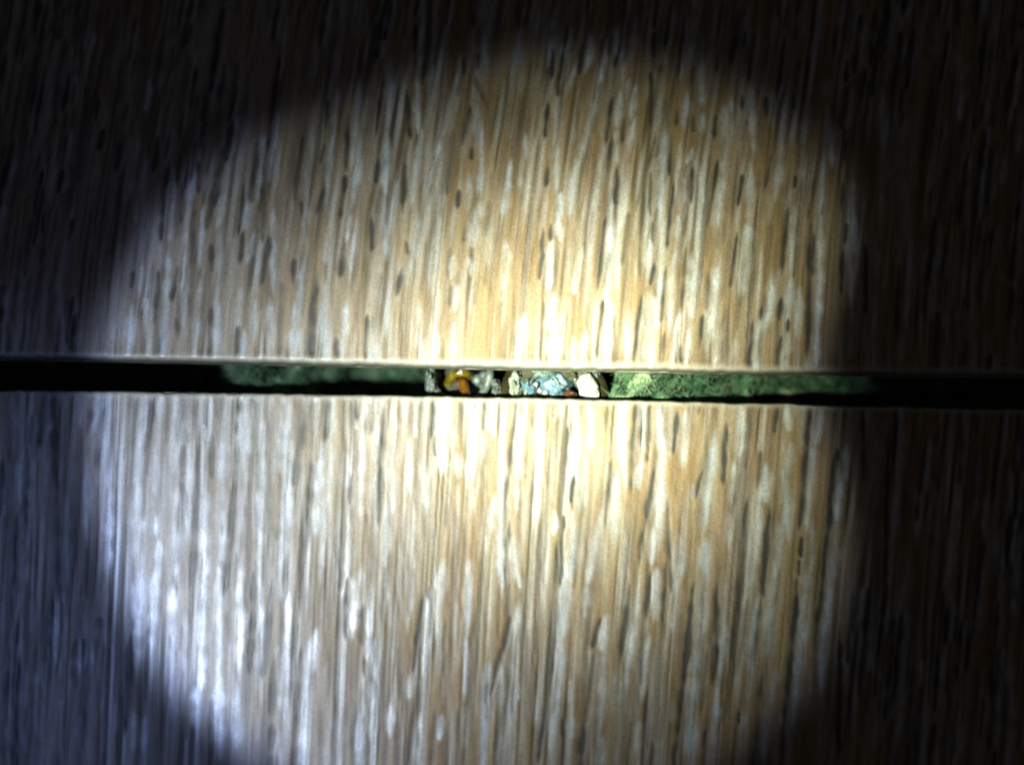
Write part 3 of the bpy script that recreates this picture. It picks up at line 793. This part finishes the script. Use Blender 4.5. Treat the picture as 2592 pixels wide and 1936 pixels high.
# --- coaxial cable: cut end standing up in the gap
cz = -2.0
cc = on_plane(1402, 1012, cz)
coax = thing('coaxial_cable', (cc.x, cc.y, FLOOR_Z),
             'cut coaxial cable end with white jacket, bluish shield and copper core', 'cable')
part('jacket', tube(cc, 3.52, 2.60, cz, FLOOR_Z, wob=0.06, tilt=(0, -0.28)), M['shaded_olive_pvc'], coax)
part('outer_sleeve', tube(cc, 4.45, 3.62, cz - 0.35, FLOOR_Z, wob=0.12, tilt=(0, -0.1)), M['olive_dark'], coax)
part('shield_foil', tube(cc, 2.50, 2.2, cz - 0.35, FLOOR_Z, wob=0.22), M['foil'], coax)
part('dielectric', lump(P3(1405, 982, -3.2), 1.35, 1.15, 1.5, 0.10), M['dielectric'], coax)
part('dielectric_chunk', lump(P3(1337, 985, -3.0), 0.62, 0.95, 1.05, 0.14, rot=0.4), M['dielectric'], coax)
part('jacket_flap', lump(P3(1306, 958, -2.5), 0.46, 0.62, 0.6, 0.16, rot=-0.5), M['grey_white_pvc'], coax)
part('jacket_flap', lump(P3(1304, 984, -2.6), 0.52, 0.85, 0.8, 0.14, rot=0.25), M['grey_white_pvc'], coax)
part('jacket_flap', lump(P3(1490, 982, -2.2), 0.82, 1.2, 0.75, 0.04, rot=0.38, crumple=0.12), M['white_pvc'], coax)
part('core_conductor', lump(P3(1442, 998, -2.5), 0.62, 0.34, 0.9, 0.10, rot=-0.1), M['copper'], coax)
part('foil_fold', lump(P3(1385, 945, -2.7), 1.25, 0.34, 0.6, 0.20), M['foil'], coax)
part('foil_fold', lump(P3(1446, 952, -2.9), 0.75, 0.36, 0.6, 0.22, rot=-0.5), M['shaded_olive_pvc'], coax)
part('foil_fold', lump(P3(1508, 948, -2.6), 0.42, 0.28, 0.5, 0.18, rot=-0.8), M['foil'], coax)
for k in range(22):
    a = 2 * math.pi * k / 22 + rng.uniform(-.08, .08)
    r0 = 2.55
    zt = cz - rng.uniform(0.35, 0.9)
    b = Vector((cc.x + r0 * math.cos(a), cc.y + r0 * math.sin(a), 0))
    t = Vector((cc.x + (r0 - rng.uniform(.05, .4)) * math.cos(a + .12), cc.y + (r0 - rng.uniform(.05, .4)) * math.sin(a + .12), 0))
    part('braid_strand', sweep([(b.x, b.y, -6), (b.x, b.y, -3.8), (t.x, t.y, zt)], 0.07, 8), M['silver'], coax)
part('loose_strand', sweep([P3(1344, 1000, -4.4), P3(1350, 987, -3.0), P3(1357, 971, -2.05)], 0.20, 12), M['silver'], coax)
part('loose_strand', sweep([P3(1366, 1004, -4.0), P3(1373, 1000, -2.8), P3(1381, 994, -2.0)], 0.22, 12), M['silver'], coax)
part('loose_strand', sweep([P3(1350, 1004, -3.6), P3(1357, 996, -2.9), P3(1366, 983, -2.6)], 0.08, 10), M['silver'], coax)
part('loose_strand', sweep([P3(1354, 1006, -3.8), P3(1361, 999, -3.0), P3(1370, 988, -2.7)], 0.07, 10), M['silver'], coax)

# --- twisted pair cable, cut a little deeper
uz = -2.9
uc = on_plane(1165, 944, uz)
utp = thing('network_cable', (uc.x, uc.y, FLOOR_Z),
            'cut grey twisted-pair cable with a yellow and an orange wire showing', 'cable')
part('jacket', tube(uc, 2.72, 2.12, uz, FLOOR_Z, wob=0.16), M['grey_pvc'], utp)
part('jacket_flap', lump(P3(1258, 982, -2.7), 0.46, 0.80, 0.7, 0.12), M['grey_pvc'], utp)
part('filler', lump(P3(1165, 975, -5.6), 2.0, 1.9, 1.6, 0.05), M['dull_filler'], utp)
part('jacket_flap', lump(P3(1092, 965, -3.2), 0.50, 1.2, 0.8, 0.14), M['grey_pvc'], utp)


def wire(pts, mat, r=0.46, core=True):
    w = part('wire', sweep(pts, r, 14), M[mat], utp)
    if core:
        a, b = Vector(pts[-2]), Vector(pts[-1])
        d = (b - a).normalized()
        sub_part('conductor', sweep([tuple(b - d * 0.2), tuple(b + d * 0.16), tuple(b + d * 0.30)], 0.2, 10), M['copper'], w)
    return w


wire([P3(1124, 1012, -9), P3(1130, 985, -5.4), P3(1138, 962, -3.8), P3(1150, 948, -3.1), P3(1166, 943, -2.9), P3(1182, 945, -3.1), P3(1194, 956, -4.2)], 'yellow', 0.34, False)
wire([P3(1146, 985, -6), P3(1146, 970, -4.4), P3(1153, 958, -3.7)], 'yellow', 0.26, False)
wire([P3(1166, 958, -9), P3(1168, 958, -5.5), P3(1171, 966, -3.7), P3(1176, 984, -2.9), P3(1181, 1006, -2.4)], 'orange', 0.40, False)
part('wire_glint', lump(P3(1167, 941, -2.62), 0.16, 0.22, 0.14, 0.15), M['silver'], utp)  # added silver lump that imitates the specular glint on the yellow wire
wire([P3(1168, 1012, -9), P3(1166, 1000, -6.2), P3(1165, 985, -5.2)], 'brown', 0.42)
wire([P3(1105, 1000, -9), P3(1110, 985, -6), P3(1114, 965, -4.8)], 'brown', 0.46)
wire([P3(1100, 975, -9), P3(1104, 960, -5), P3(1106, 945, -4.4)], 'pale', 0.36, False)
wire([P3(1216, 985, -9), P3(1212, 970, -5), P3(1206, 958, -3.9)], 'pale', 0.42, False)
wire([P3(1238, 975, -8), P3(1230, 962, -4.4), P3(1222, 947, -3.5)], 'pale', 0.34, False)
wire([P3(1225, 990, -8), P3(1222, 980, -5), P3(1232, 968, -4.0)], 'grey_pvc', 0.36, False)
wire([P3(1205, 1005, -9), P3(1204, 998, -6.5), P3(1200, 990, -5.6)], 'blue', 0.46)
